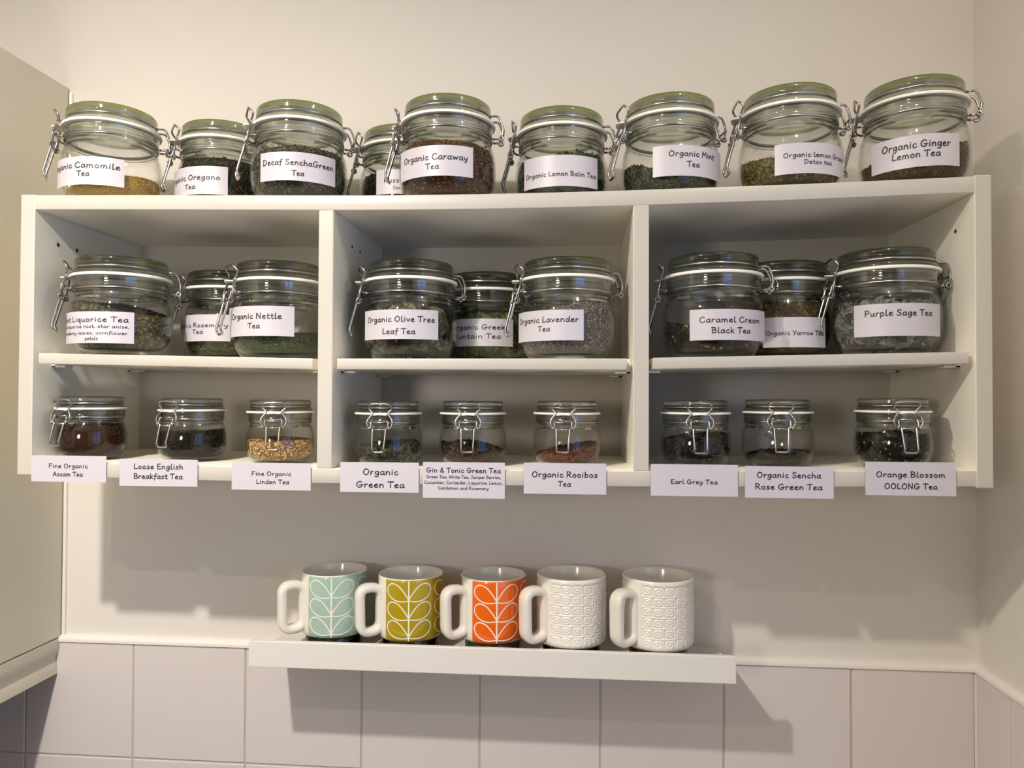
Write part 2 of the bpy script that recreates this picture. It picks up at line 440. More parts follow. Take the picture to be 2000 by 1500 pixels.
class MB:
    """Collects boxes, tubes and strips into one mesh."""
    def __init__(s):
        s.v = []; s.f = []; s.mi = []
    def add(s, v, f, mi=0):
        n = len(s.v)
        s.v += [tuple(p) for p in v]
        s.f += [tuple(i + n for i in q) for q in f]
        s.mi += [mi] * len(f)
    def box(s, x0, x1, y0, y1, z0, z1, mi=0, bev=0.0):
        bm = bmesh.new()
        bmesh.ops.create_cube(bm, size=1.0)
        for v in bm.verts:
            v.co = Vector(((x0 + x1) / 2 + v.co.x * (x1 - x0), (y0 + y1) / 2 + v.co.y * (y1 - y0), (z0 + z1) / 2 + v.co.z * (z1 - z0)))
        if bev > 0:
            bmesh.ops.bevel(bm, geom=list(bm.edges), offset=bev, segments=2, affect='EDGES', profile=0.5)
        bm.verts.index_update()
        s.add([v.co[:] for v in bm.verts], [[v.index for v in f.verts] for f in bm.faces], mi)
        bm.free()
    def tube(s, pts, r, n=8, closed=False, mi=0, cap=True):
        v, f = tube(pts, r, n, closed, cap)
        s.add(v, f, mi)
    def build(s, name, mats, parent=None, smooth=False, sharp=None, **k):
        return obj(name, mesh(name, s.v, s.f, mats, s.mi, smooth, sharp), parent, **k)

def catmull(pts, closed=False, sub=6):
    P = [Vector(p) for p in pts]
    n = len(P)
    if n < 3 and not closed:
        return P
    out = []
    segs = n if closed else n - 1
    for i in range(segs):
        if closed:
            p0, p1, p2, p3 = P[(i - 1) % n], P[i], P[(i + 1) % n], P[(i + 2) % n]
        else:
            p1, p2 = P[i], P[i + 1]
            p0 = P[i - 1] if i > 0 else p1 * 2 - p2
            p3 = P[i + 2] if i + 2 < n else p2 * 2 - p1
        for k in range(sub):
            t = k / sub
            out.append(0.5 * ((2 * p1) + (p2 - p0) * t + (2 * p0 - 5 * p1 + 4 * p2 - p3) * t * t + (3 * p1 - p0 - 3 * p2 + p3) * t ** 3))
    if not closed:
        out.append(P[-1])
    return out

def rounded(pts, rad, seg=4, closed=False):
    """Polyline with rounded corners."""
    P = [Vector(p) for p in pts]
    n = len(P)
    out = []
    for i in range(n):
        if not closed and i in (0, n - 1):
            out.append(P[i]); continue
        a, b, c = P[(i - 1) % n], P[i], P[(i + 1) % n]
        r = min(rad, (a - b).length * 0.45, (c - b).length * 0.45)
        s, e = b + (a - b).normalized() * r, b + (c - b).normalized() * r
        for k in range(seg + 1):
            t = k / seg
            out.append(s * (1 - t) ** 2 + b * 2 * t * (1 - t) + e * t * t)
    return out

def tube(pts, r, n=8, closed=False, cap=True, section=None):
    P = [Vector(p) for p in pts]
    m = len(P)
    T = []
    for i in range(m):
        if closed:
            t = P[(i + 1) % m] - P[(i - 1) % m]
        else:
            t = P[min(i + 1, m - 1)] - P[max(i - 1, 0)]
        T.append(t.normalized())
    up = Vector((0, 0, 1)) if abs(T[0].z) < 0.9 else Vector((1, 0, 0))
    nrm = (up - T[0] * up.dot(T[0])).normalized()
    V = []
    for i in range(m):
        if i > 0:
            q = T[i - 1].rotation_difference(T[i])
            nrm = q @ nrm
            nrm = (nrm - T[i] * nrm.dot(T[i])).normalized()
        b = T[i].cross(nrm)
        for k in range(n):
            a = 2 * PI * k / n
            V.append(P[i] + (nrm * math.cos(a) + b * math.sin(a)) * r)
    F = []
    for i in range(m if closed else m - 1):
        j = (i + 1) % m
        for k in range(n):
            F.append((i * n + k, i * n + (k + 1) % n, j * n + (k + 1) % n, j * n + k))
    if cap and not closed:
        F.append(tuple(range(n - 1, -1, -1)))
        F.append(tuple((m - 1) * n + k for k in range(n)))
    return V, F

def lathe(profile, seg=64, closed=True):
    """Profile [(r, z)]; closed profiles form a ring solid, points on the axis collapse."""
    V = []; F = []
    idx = []
    for (r, z) in profile:
        if r <= 1e-7:
            V.append((0, 0, z)); idx.append([len(V) - 1] * seg)
        else:
            row = []
            for k in range(seg):
                a = 2 * PI * k / seg
                V.append((r * math.cos(a), r * math.sin(a), z)); row.append(len(V) - 1)
            idx.append(row)
    m = len(profile)
    rowof = []
    for i in range(m if closed else m - 1):
        A, B = idx[i], idx[(i + 1) % m]
        for k in range(seg):
            k2 = (k + 1) % seg
            q = [A[k], A[k2], B[k2], B[k]]
            q2 = []
            for t in q:
                if t not in q2: q2.append(t)
            if len(q2) >= 3:
                F.append(tuple(q2)); rowof.append(i)
    return V, F, rowof

# ------------------------------------------------------------------ room
RX = 1.304; LX = -0.47; CZ = 0.79; FZ = -1.55; RY = -2.9
b = MB(); b.box(LX - 0.1, RX + 0.1, 0.0, 0.1, FZ - 0.1, CZ + 0.1); struct('wall_back', mesh('wall_back', b.v, b.f, M_WALL))
b = MB()
WY0, WY1, WZ0, WZ1 = -1.72, -0.78, -0.38, 0.48
b.box(RX, RX + 0.12, WY1, 0.0, FZ, CZ); b.box(RX, RX + 0.12, RY, WY0, FZ, CZ)
b.box(RX, RX + 0.12, WY0, WY1, FZ, WZ0); b.box(RX, RX + 0.12, WY0, WY1, WZ1, CZ)
struct('wall_right', mesh('wall_right', b.v, b.f, M_WALL))
b = MB(); b.box(LX - 0.1, LX, RY, 0.0, FZ, CZ); struct('wall_left', mesh('wall_left', b.v, b.f, M_REAR))
b = MB(); b.box(LX - 0.1, RX + 0.12, RY - 0.1, RY, FZ, CZ); struct('wall_rear', mesh('wall_rear', b.v, b.f, M_REAR))
b = MB(); b.box(LX - 0.1, RX + 0.12, RY - 0.1, 0.1, CZ, CZ + 0.1); struct('ceiling', mesh('ceiling', b.v, b.f, M_CEIL))
b = MB(); b.box(LX - 0.1, RX + 0.12, RY - 0.1, 0.1, FZ - 0.1, FZ); struct('floor', mesh('floor', b.v, b.f, M_FLOOR))
b = MB()
for (y0, y1, z0, z1) in ((WY0, WY0 + 0.05, WZ0, WZ1), (WY1 - 0.05, WY1, WZ0, WZ1), (WY0, WY1, WZ0, WZ0 + 0.05), (WY0, WY1, WZ1 - 0.05, WZ1), (-1.27, -1.23, WZ0, WZ1)):
    b.box(RX + 0.03, RX + 0.08, y0, y1, z0, z1, bev=0.003)
struct('window_1', mesh('window_1', b.v, b.f, M_TRIM))

# tiling: bevelled glazed tiles standing 6 mm proud of the plaster, on a grout bed
def tiles(name, edges, rows, place):
    b = MB()
    for i in range(len(edges) - 1):
        for j in range(len(rows) - 1):
            place(b, edges[i] + 0.0014, edges[i + 1] - 0.0014, rows[j + 1] + 0.0014, rows[j] - 0.0014)
    return struct(name, mesh(name, b.v, b.f, [M_TILE, M_GROUT], b.mi))
ROWS = [-0.2935, -0.4756, -0.6585, -0.8415, -1.0245]
EX = [-0.352, -0.1668, 0.0157, 0.2012, 0.3885, 0.5735, 0.757, 0.940, 1.1239, 1.2975]
def back_tile(b, a0, a1, z0, z1):
    b.box(a0, a1, -0.0065, -0.0005, z0, z1, 0, bev=0.0012)
o = tiles('wall_back_tiling', EX, ROWS, back_tile)
b = MB(); b.box(-0.352, 1.2975, -0.0048, -0.0002, -1.0245, -0.2935); struct('wall_back_grout', mesh('wall_back_grout', b.v, b.f, M_GROUT))
EY = [-0.0085, -0.0915, -0.2755, -0.4595, -0.6435, -0.8275, -1.0115]
def right_tile(b, a0, a1, z0, z1):
    b.box(RX - 0.0065, RX - 0.0005, a0, a1, z0, z1, 0, bev=0.0012)
tiles('wall_right_tiling', EY[::-1], ROWS, right_tile)
b = MB(); b.box(RX - 0.0048, RX - 0.0002, -1.0115, -0.0065, -1.0245, -0.2935); struct('wall_right_grout', mesh('wall_right_grout', b.v, b.f, M_GROUT))
# quarter-round tile trims
def quarter(r, n=6):
    return [(0, 0)] + [(r * math.cos(a), r * math.sin(a)) for a in [PI / 2 * k / n for k in range(n + 1)]]
def trim_along(name, p0, p1, out, zb, h, d):
    b = MB()
    q = [(0, 0)] + [(d * math.cos(PI / 2 * k / 6), h * (0.35 + 0.65 * math.sin(PI / 2 * k / 6))) for k in range(7)] + [(0, h)]
    q.insert(1, (d, 0))
    V = []
    for p in (p0, p1):
        for (a, c) in q:
            V.append((p[0] + out[0] * a, p[1] + out[1] * a, zb + c))
    n = len(q)
    F = [(k, (k + 1) % n, n + (k + 1) % n, n + k) for k in range(n)] + [tuple(range(n)), tuple(range(2 * n - 1, n - 1, -1))]
    b.add(V, F)
    return struct(name, mesh(name, b.v, b.f, M_TRIM, None, True, 35))
trim_along('trim_1', (-0.352, 0, 0), (RX, 0, 0), (0, -1), -0.2935, 0.0095, 0.0095)
trim_along('trim_2', (RX, 0, 0), (RX, -1.0115, 0), (-1, 0), -0.2935, 0.0095, 0.0095)
b = MB(); b.tube([(RX - 0.0035, -0.0035, -0.2935), (RX - 0.0035, -0.0035, -1.0245)], 0.004, 10)
struct('trim_3', mesh('trim_3', b.v, b.f, M_TRIM, None, True, 40))
b = MB(); b.tube(rounded([(-0.1060, -0.0022, 0.598), (-0.1060, -0.0022, -0.285)], 0.01), 0.0030, 8)
struct('trim_4', mesh('trim_4', b.v, b.f, M_TRIM, None, True, 40))

# ------------------------------------------------------------------ wall cabinet on the left
XC = -0.1094
cab = thing('wall_cabinet', (XC - 0.17, -0.4, -0.287), 'cream wall cabinet with curved pelmet, cut off at the left edge beside the shelf unit', 'cabinet')
def rel(b, o):
    b.v = [(p[0] - o.location.x, p[1] - o.location.y, p[2] - o.location.z) for p in b.v]
b = MB(); b.box(LX + 0.001, XC - 0.019, -0.80, -0.002, -0.287, 0.606, bev=0.001); rel(b, cab); b.build('carcass', M_DOOR, cab)
for y0, y1 in ((-0.40, -0.003), (-0.797, -0.403)):
    b = MB(); b.box(XC - 0.018, XC, y0, y1, -0.2865, 0.606, bev=0.0012); rel(b, cab); b.build('door', M_DOOR, cab)
prof = [(XC, -0.288), (XC + 0.0005, -0.302), (XC - 0.001, -0.310), (XC - 0.005, -0.317), (XC - 0.006, -0.323), (XC - 0.0035, -0.328), (XC - 0.003, -0.345), (XC - 0.02, -0.345), (XC - 0.02, -0.288)]
n = len(prof)
V = [(x, y, z) for y in (-0.80, -0.003) for (x, z) in prof]
F = [(k, (k + 1) % n, n + (k + 1) % n, n + k) for k in range(n)] + [tuple(range(n)), tuple(range(2 * n - 1, n - 1, -1))]
b = MB(); b.add(V, F); rel(b, cab); b.build('pelmet', M_DOOR, cab, True, 40)

# ------------------------------------------------------------------ shelf unit
D = 0.2426
def z_top(x): return float(np.interp(x, [.02, .15, .276, .40, .474, .603, .70, .79, .98, 1.08, 1.18], [.3626, .3602, .3576, .3550, .3536, .3527, .3529, .3538, .3570, .3594, .3621]))
def z_bot(x): return float(np.interp(x, [.02, .123, .246, .405, .53, .648, .796, .90, 1.028, 1.18], [.0176, .0161, .0145, .0129, .0130, .0134, .0143, .0155, .0172, .0198]))
unit = thing('wall_shelf_unit', (0.6, 0, 0), 'long white open shelf unit of three bays holding the tea jars', 'shelf')
def part(b, name, m, parent=None, **k):
    b.v = [(p[0] - 0.6, p[1], p[2]) for p in b.v]
    o = b.build(name, [m, M_FRONT_DIM] if m is M_CAB else m, parent or unit, **k)
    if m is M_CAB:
        for p in o.data.polygons:          # faces turned to the room take the dimmed colour
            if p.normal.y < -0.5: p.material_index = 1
    return o
def board(name, x0, x1, zfun, th, y0=-D, y1=-0.005, nseg=24, bev=0.0011, parent=None):
    """A board that follows zfun along x, with rounded front edges."""
    prof = [(y1, 0), (y1, -th), (y0 + bev, -th), (y0 + bev * .3, -th + bev * .3), (y0, -th + bev), (y0, -bev), (y0 + bev * .3, -bev * .3), (y0 + bev, 0)]
    n = len(prof)
    b = MB(); V = []; F = []
    for i in range(nseg + 1):
        x = x0 + (x1 - x0) * i / nseg
        for (y, z) in prof:
            V.append((x, y, zfun(x) + z))
    for i in range(nseg):
        for k in range(n):
            F.append((i * n + k, i * n + (k + 1) % n, (i + 1) * n + (k + 1) % n, (i + 1) * n + k))
    F += [tuple(range(n - 1, -1, -1)), tuple(nseg * n + k for k in range(n))]
    bm = bmesh.new()                       # outward normals
    bv = [bm.verts.new(v) for v in V]
    for f in F: bm.faces.new([bv[k] for k in f])
    bmesh.ops.recalc_face_normals(bm, faces=list(bm.faces))
    bm.verts.index_update()
    F = [tuple(v.index for v in f.verts) for f in bm.faces]
    bm.free()
    b.add(V, F)
    return part(b, name, M_CAB, parent, smooth=True, sharp=25)
for s, (x0, x1) in enumerate(((0.0, 0.0192), (1.1812, 1.2))):
    b = MB(); b.box(x0, x1, -D, -0.001, 0.0 if s == 0 else -0.0003, 0.3636, bev=0.0013)
    sp = part(b, 'side_panel', M_CAB)
    for (y, z) in ((-0.198, 0.307), (-0.1597, 0.307), (-0.045, 0.307)) if s == 0 else ((-0.198, 0.3074), (-0.0600, 0.3074)):
        b = MB(); x = x1 - 0.0035 if s == 0 else x0 + 0.0035
        b.tube([(x - 0.0038, y, z), (x + 0.0038, y, z)], 0.0026, 12)
        part(b, 'pin_hole', M_HOLE, sp)
for (x0, x1) in ((0.3975, 0.4166), (0.7880, 0.8068)):
    xm = (x0 + x1) / 2
    b = MB(); b.box(x0, x1, -D + 0.0004, -0.006, z_bot(xm) + 0.0003, z_top(xm) - 0.0188, bev=0.0011)
    dv = part(b, 'divider', M_CAB)
    for y in (-0.1643, -0.1272):
        b = MB(); b.tube([(x1 - 0.004, y, 0.3056), (x1 + 0.0003, y, 0.3056)], 0.0024, 12)
        part(b, 'pin_hole', M_HOLE, dv)
board('top_board', 0.0198, 1.1806, z_top, 0.0186)
board('bottom_board', 0.0198, 1.1806, z_bot, 0.0183)
b = MB(); b.box(0.0192, 1.1812, -0.0048, -0.0008, 0.001, 0.345); part(b, 'back_panel', M_CAB)
for (x0, x1, za, zb_) in ((.0272, .3908, .1574, .1503), (.4224, .7802, .1502, .1500), (.8119, 1.1738, .1508, .1575)):
    f = lambda x, x0=x0, x1=x1, za=za, zb_=zb_: za + (zb_ - za) * (x - x0) / (x1 - x0)
    sh = board('shelf', x0, x1, f, 0.0136, y0=-D + 0.001, y1=-0.007, nseg=2)
    for (xe, sgn) in ((x0, 1), (x1, -1)):
        for y in (-0.200, -0.030):
            b = MB()
            z = f(xe)
            b.box(min(xe - sgn * 0.0075, xe + sgn * 0.012), max(xe - sgn * 0.0075, xe + sgn * 0.012), y - 0.008, y + 0.008, z - 0.0172, z - 0.0142, bev=0.0006)
            b.box(min(xe - sgn * 0.0075, xe - sgn * 0.0015), max(xe - sgn * 0.0075, xe - sgn * 0.0015), y - 0.008, y + 0.008, z - 0.0172, z + 0.001, bev=0.0006)
            part(b, 'shelf_pin', M_PIN, sh)

# ------------------------------------------------------------------ hand-lettered type
G = {
 'A': (.70, [[(.02, 0), (.36, 1)], [(.36, 1), (.64, 0)], [(.12, .36), (.56, .4)]]),
 'B': (.64, [[(.10, 1), (.08, 0)], [(0, .98), (.3, 1.02), (.5, .82), (.35, .58), (.1, .52)], [(.1, .52), (.45, .48), (.58, .25), (.4, .03), (.06, 0)]]),
 'C': (.72, [[(.62, .84), (.5, .98), (.3, .95), (.08, .65), (.06, .3), (.25, .03), (.5, .04), (.68, .2)]]),
 'D': (.74, [[(.12, 1), (.1, 0)], [(0, .97), (.3, 1), (.6, .75), (.64, .4), (.4, .08), (.08, 0)]]),
 'E': (.60, [[(.1, 1), (.08, 0)], [(.08, .98), (.54, 1)], [(.08, .52), (.46, .55)], [(.08, 0), (.56, .04)]]),
 'F': (.58, [[(.1, 1), (.06, 0)], [(.04, .97), (.56, 1.01)], [(.08, .52), (.46, .56)]]),
 'G': (.84, [[(.66, .86), (.5, .99), (.25, .9), (.07, .55), (.1, .2), (.32, .01), (.6, .1), (.68, .42)], [(.38, .4), (.8, .45)]]),
 'J': (.52, [[(.1, .98), (.54, 1.0)], [(.36, 1), (.36, .25), (.22, 0), (.03, .1)]]),
 'L': (.54, [[(.12, 1), (.08, .02)], [(.08, .02), (.52, .06)]]),
 'M': (.82, [[(.05, 0), (.12, 1)], [(.12, 1), (.38, .4)], [(.38, .4), (.66, 1)], [(.66, 1), (.76, 0)]]),
 'N': (.72, [[(.06, 0), (.1, 1)], [(.1, 1), (.56, .02)], [(.56, .02), (.62, 1)]]),
 'O': (.78, [[(.4, 1), (.14, .75), (.07, .35), (.25, .02), (.5, .05), (.68, .4), (.62, .82), (.34, 1.0)]]),
 'P': (.60, [[(.1, 1), (.06, 0)], [(.02, .96), (.3, 1.02), (.54, .8), (.4, .52), (.1, .45)]]),
 'R': (.66, [[(.1, 1), (.06, 0)], [(.02, .96), (.3, 1.02), (.52, .8), (.4, .54), (.12, .46)], [(.2, .47), (.62, 0)]]),
 'S': (.60, [[(.54, .85), (.36, .99), (.13, .86), (.2, .6), (.45, .42), (.5, .18), (.3, .01), (.04, .12)]]),
 'T': (.66, [[(0, .93), (.3, 1), (.68, .97)], [(.35, .97), (.31, 0)]]),
 'W': (.95, [[(.05, 1), (.2, 0)], [(.2, 0), (.45, .75)], [(.45, .75), (.65, 0)], [(.65, 0), (.92, 1)]]),
 'Y': (.64, [[(.05, 1), (.3, .52)], [(.62, 1), (.2, -.05)]]),
 'a': (.56, [[(.46, .5), (.3, .58), (.1, .42), (.07, .12), (.22, 0), (.42, .2), (.47, .5)], [(.48, .56), (.45, .15), (.56, .02)]]),
 'b': (.54, [[(.1, 1), (.08, .05)], [(.08, .35), (.28, .58), (.46, .4), (.4, .08), (.2, 0), (.07, .1)]]),
 'c': (.50, [[(.42, .48), (.28, .58), (.08, .35), (.14, .05), (.3, 0), (.48, .12)]]),
 'd': (.57, [[(.45, .5), (.28, .58), (.08, .35), (.14, .03), (.34, .05), (.46, .3)], [(.5, 1.02), (.46, .15), (.56, .02)]]),
 'e': (.52, [[(.08, .28), (.3, .34), (.42, .46), (.3, .58), (.1, .42), (.08, .14), (.25, 0), (.48, .1)]]),
 'f': (.42, [[(.46, .92), (.32, 1.02), (.22, .8), (.18, .2), (.12, -.25)], [(.02, .5), (.4, .54)]]),
 'g': (.55, [[(.45, .5), (.28, .58), (.08, .38), (.14, .08), (.34, .1), (.46, .4)], [(.48, .56), (.46, 0), (.3, -.34), (.04, -.26)]]),
 'h': (.55, [[(.1, 1), (.07, 0)], [(.08, .3), (.28, .56), (.43, .42), (.45, 0)]]),
 'i': (.24, [[(.12, .56), (.1, .02)], [(.13, .80), (.14, .84)]]),
 'k': (.52, [[(.1, 1), (.07, 0)], [(.42, .56), (.1, .26)], [(.12, .28), (.48, 0)]]),
 'l': (.29, [[(.12, 1.02), (.09, .1), (.14, .01), (.28, .04)]]),
 'm': (.82, [[(.08, .56), (.07, 0)], [(.08, .32), (.24, .56), (.37, .42), (.38, 0)], [(.38, .32), (.54, .56), (.68, .42), (.72, 0)]]),
 'n': (.56, [[(.08, .56), (.07, 0)], [(.08, .3), (.28, .57), (.43, .42), (.47, 0)]]),
 'o': (.54, [[(.3, .58), (.1, .42), (.08, .15), (.24, 0), (.42, .1), (.46, .38), (.26, .58)]]),
 'p': (.54, [[(.08, .56), (.06, -.38)], [(.08, .38), (.28, .58), (.46, .38), (.36, .05), (.2, 0), (.07, .12)]]),
 'q': (.56, [[(.45, .5), (.28, .58), (.08, .38), (.14, .06), (.34, .08), (.46, .4)], [(.48, .56), (.46, -.38)], [(.46, -.38), (.58, -.24)]]),
 'r': (.42, [[(.08, .56), (.07, 0)], [(.08, .3), (.22, .54), (.4, .53)]]),
 's': (.46, [[(.41, .5), (.25, .58), (.1, .46), (.25, .3), (.38, .15), (.22, 0), (.03, .07)]]),
 't': (.42, [[(.2, .88), (.17, .12), (.28, 0), (.42, .08)], [(.02, .56), (.4, .58)]]),
 'u': (.57, [[(.08, .56), (.07, .15), (.22, 0), (.4, .15), (.45, .54)], [(.46, .56), (.45, .12), (.55, .02)]]),
 'v': (.48, [[(.05, .56), (.22, .02)], [(.22, .02), (.44, .56)]]),
 'w': (.72, [[(.05, .56), (.18, .02)], [(.18, .02), (.34, .45)], [(.34, .45), (.48, .02)], [(.48, .02), (.68, .56)]]),
 'x': (.50, [[(.05, .56), (.44, 0)], [(.44, .56), (.04, 0)]]),
 'y': (.50, [[(.06, .56), (.1, .2), (.25, .1), (.42, .3)], [(.46, .56), (.38, 0), (.22, -.35), (.02, -.26)]]),
 '&': (.66, [[(.62, .2), (.3, .02), (.08, .18), (.2, .5), (.44, .7), (.42, .92), (.26, .94), (.2, .75), (.36, .4), (.62, .02)]]),
 ',': (.22, [[(.12, .06), (.04, -.17)]]),
}
SPACE = 0.34
def text_strokes(txt):
    x = 0.0; out = []
    for ch in txt:
        if ch == ' ':
            x += SPACE; continue
        adv, st = G[ch]
        for s in st:
            pts = [(p[0] + x, p[1]) for p in s]
            if len(pts) > 2:
                pts = [(v.x, v.y) for v in catmull([(p[0], p[1], 0) for p in pts], False, 5)]
            out.append(pts)
        x += adv + 0.10
    return out, x - 0.10

def lettering(lines, place, name, parent, pen=0.175):
    """lines: (text, u0, u1, v_base, cap); place(u, v, lift) -> point. One flat ink mesh."""
    b = MB()
    k = 0
    for (txt, u0, u1, vb, cap) in lines:
        st, wd = text_strokes(txt)
        sx = (u1 - u0) / wd
        for s in st:
            P = [Vector((u0 + p[0] * sx, vb + p[1] * cap, 0)) for p in s]
            hw = cap * pen / 2
            k += 1
            lift = 0.00022 + 0.00002 * (k % 3)
            V = []; F = []
            m = len(P)
            L = []; Rr = []
            for i in range(m):
                t = (P[min(i + 1, m - 1)] - P[max(i - 1, 0)])
                t = t.normalized() if t.length > 1e-9 else Vector((1, 0, 0))
                nn = Vector((-t.y, t.x, 0)) * hw
                L.append(P[i] + nn); Rr.append(P[i] - nn)
            for i in range(m):
                V += [place(L[i].x, L[i].y, lift), place(Rr[i].x, Rr[i].y, lift)]
            for i in range(m - 1):
                F.append((2 * i, 2 * i + 1, 2 * i + 3, 2 * i + 2))
            b.add(V, F)
            for e in (0, m - 1):          # round pen ends
                V = [place(P[e].x + hw * math.cos(a), P[e].y + hw * math.sin(a), lift) for a in [2 * PI * q / 8 for q in range(8)]]
                b.add(V, [tuple(range(8))])
    return b.build(name, M_INK, parent)

# ------------------------------------------------------------------ jars
OUT = [(0, .014), (.55, .012), (.62, 0), (.70, .004), (.79, .03), (.89, .09), (.96, .16), (.995, .25), (1.0, .34), (.99, .43), (.962, .51), (.92, .57), (.89, .605),
       (.878, .63), (.895, .638), (.918, .645), (.918, .658), (.895, .664), (.893, .684), (.915, .690), (.925, .698), (.919, .708), (.919, .745), (.926, .752), (.921, .762), (.932, .772), (.932, .787), (.925, .792)]
INN = [(.86, .792), (.85, .78), (.845, .64), (.86, .605), (.89, .57), (.93, .51), (.957, .43), (.967, .34), (.962, .25), (.928, .16), (.86, .095), (.76, .06), (.62, .05), (0, .048)]
LIDP = [(0, .775), (.5, .772), (.74, .760), (.80, .765), (.815, .785), (.82, .827), (.915, .827), (.935, .831), (.935, .845), (.915, .862), (.885, .872), (.862, .882), (.858, .905),
        (.872, .915), (.888, .925), (.892, .935), (.889, .945), (.892, .957), (.890, .975), (.878, .991), (.855, 1.0), (.80, 1.0), (.765, .985), (.70, .978), (0, .978)]
SEALP = [(.80, .791), (.94, .790), (.976, .795), (.984, .807), (.976, .820), (.94, .825), (.80, .824)]
def r_in(t):
    zs = [p[1] for p in INN][::-1]; rs = [p[0] for p in INN][::-1]
    return float(np.interp(t, zs[1:], rs[1:]))

PROTO = {}
def jar_meshes(key, R, H, wr):
    d = {}
    def sc(p): return [(r * R, z * H) for r, z in p]
    prof = sc(OUT) + sc(INN)
    V, F, row = lathe(prof, 72, closed=False)
    no = len(OUT)
    mi = []
    for r in row:
        zz = prof[r][1] / H
        mi.append(2 if .69 <= zz < .785 else 1 if zz > .60 else 0)
    d['glass_body'] = mesh('glass_body', V, F, [M_GLASS, M_RIM, M_BAND], mi, True, 50)
    V, F, row = lathe(sc(LIDP), 72, closed=False)
    lp = sc(LIDP)
    d['lid'] = mesh('lid', V, F, [M_LID, M_LIDTOP if key == 'big' else M_LID], [1 if lp[r][1] / H > .943 and lp[r][0] > .7 * R else 0 for r in row], True, 50)
    # rubber seal with its pull tab at the clasp
    V, F, row = lathe(sc(SEALP), 72, closed=True)
    b = MB(); b.add(V, F)
    tabv = []
    for i in range(7):
        t = i / 6
        x = (.95 + .20 * t) * R; z = (.806 - .03 * math.sin(t * PI * .7) + (.02 * t)) * H
        wv = .20 * R * math.sqrt(max(0.0, 1 - (max(0, t - .35) / .66) ** 2))
        for (y, dz) in ((-wv, -.0007), (wv, -.0007), (wv, .0007), (-wv, .0007)):
            tabv.append((x, y, z + dz))
    F = []
    for i in range(6):
        for k in range(4):
            F.append((i * 4 + k, i * 4 + (k + 1) % 4, i * 4 + 4 + (k + 1) % 4, i * 4 + 4 + k))
    F += [(3, 2, 1, 0), (24, 25, 26, 27)]
    b.add(tabv, F)
    d['rubber_seal'] = mesh('rubber_seal', b.v, b.f, M_SEAL, None, True, 50)
    def P(l): return [(x * R, y * R, z * H) for x, y, z in l]
    ring = lambda r, z: [(r * R * math.cos(a), r * R * math.sin(a), z * H) for a in [2 * PI * k / 48 for k in range(48)]]
    # wire round the lid groove, carrying the hinge arms at the back
    b = MB(); b.tube(ring(.875, .893), wr, 8, True)
    for s in (-1, 1):
        b.tube(rounded(P([(-.86, .17 * s, .895), (-1.05, .17 * s, .905), (-1.15, .15 * s, .77), (-1.11, .13 * s, .675), (-.93, .13 * s, .672)]), .12 * R), wr, 8)
    b.tube(P([(-1.15, .15, .765), (-1.15, -.15, .765)]), wr, 8)
    d['lid_wire'] = mesh('lid_wire', b.v, b.f, M_WIRE, None, True)
    # wire round the neck, with its clasp bracket and hinge coils
    b = MB(); b.tube(ring(.908, .674), wr, 8, True)
    for s in (-1, 1):
        b.tube(rounded(P([(.895, .30 * s, .674), (.97, .26 * s, .674), (1.03, .21 * s, .69), (1.04, .19 * s, .71)]), .06 * R), wr, 8)
        b.tube([((-1.10 + .045 * math.cos(a)) * R, (.13 * s + .012 * a / PI * s) * R, .675 * H + .045 * R * math.sin(a)) for a in [PI * k / 5 for k in range(21)]], wr * .9, 6)
    b.tube(P([(1.04, -.20, .70), (1.04, .20, .70)]), wr, 8)
    d['neck_wire'] = mesh('neck_wire', b.v, b.f, M_WIRE, None, True)
    # bail: loop over the lid, pinched at the seal, curling out to the lever pivots
    b = MB()
    half = [(1.06, .17, .955), (1.05, .28, .935), (.98, .33, .885), (1.01, .22, .815), (1.05, .33, .73), (1.08, .36, .67), (1.08, .31, .60), (1.09, .25, .585)]
    loop = P([(x, -y, z) for x, y, z in half[::-1]] + half)
    b.tube(catmull(loop, False, 5), wr, 8)
    for s in (-1, 1):
        b.tube([(( 1.09 + .05 * math.cos(a)) * R, (.235 * s + .02 * s * a / PI) * R, .59 * H + .05 * R * math.sin(a)) for a in [PI * k / 5 for k in range(16)]], wr * .9, 6)
    d['bail_wire'] = mesh('bail_wire', b.v, b.f, M_WIRE, None, True)
    # lever: two arms from the pivot bar, then the long hanging loop
    b = MB()
    for s in (-1, 1):
        b.tube(rounded(P([(1.035, .205 * s, .705), (1.075, .245 * s, .68), (1.11, .24 * s, .60), (1.10, .18 * s, .575)]), .06 * R), wr, 8)
    lev = P([(1.10, -.185, .60), (1.13, -.185, .56), (1.27, -.165, .30), (1.22, -.16, .245), (1.22, .16, .245), (1.27, .165, .30), (1.13, .185, .56), (1.10, .185, .60)])
    b.tube(rounded(lev, .05 * R), wr * 1.1, 8)
    b.tube(P([(1.11, -.185, .575), (1.11, .185, .575)]), wr, 8)
    d['lever'] = mesh('lever', b.v, b.f, M_WIRE, None, True)
    PROTO[key] = (d, R, H)
jar_meshes('big', .0635, .1275, .00150)
jar_meshes('small', .0445, .0840, .00105)

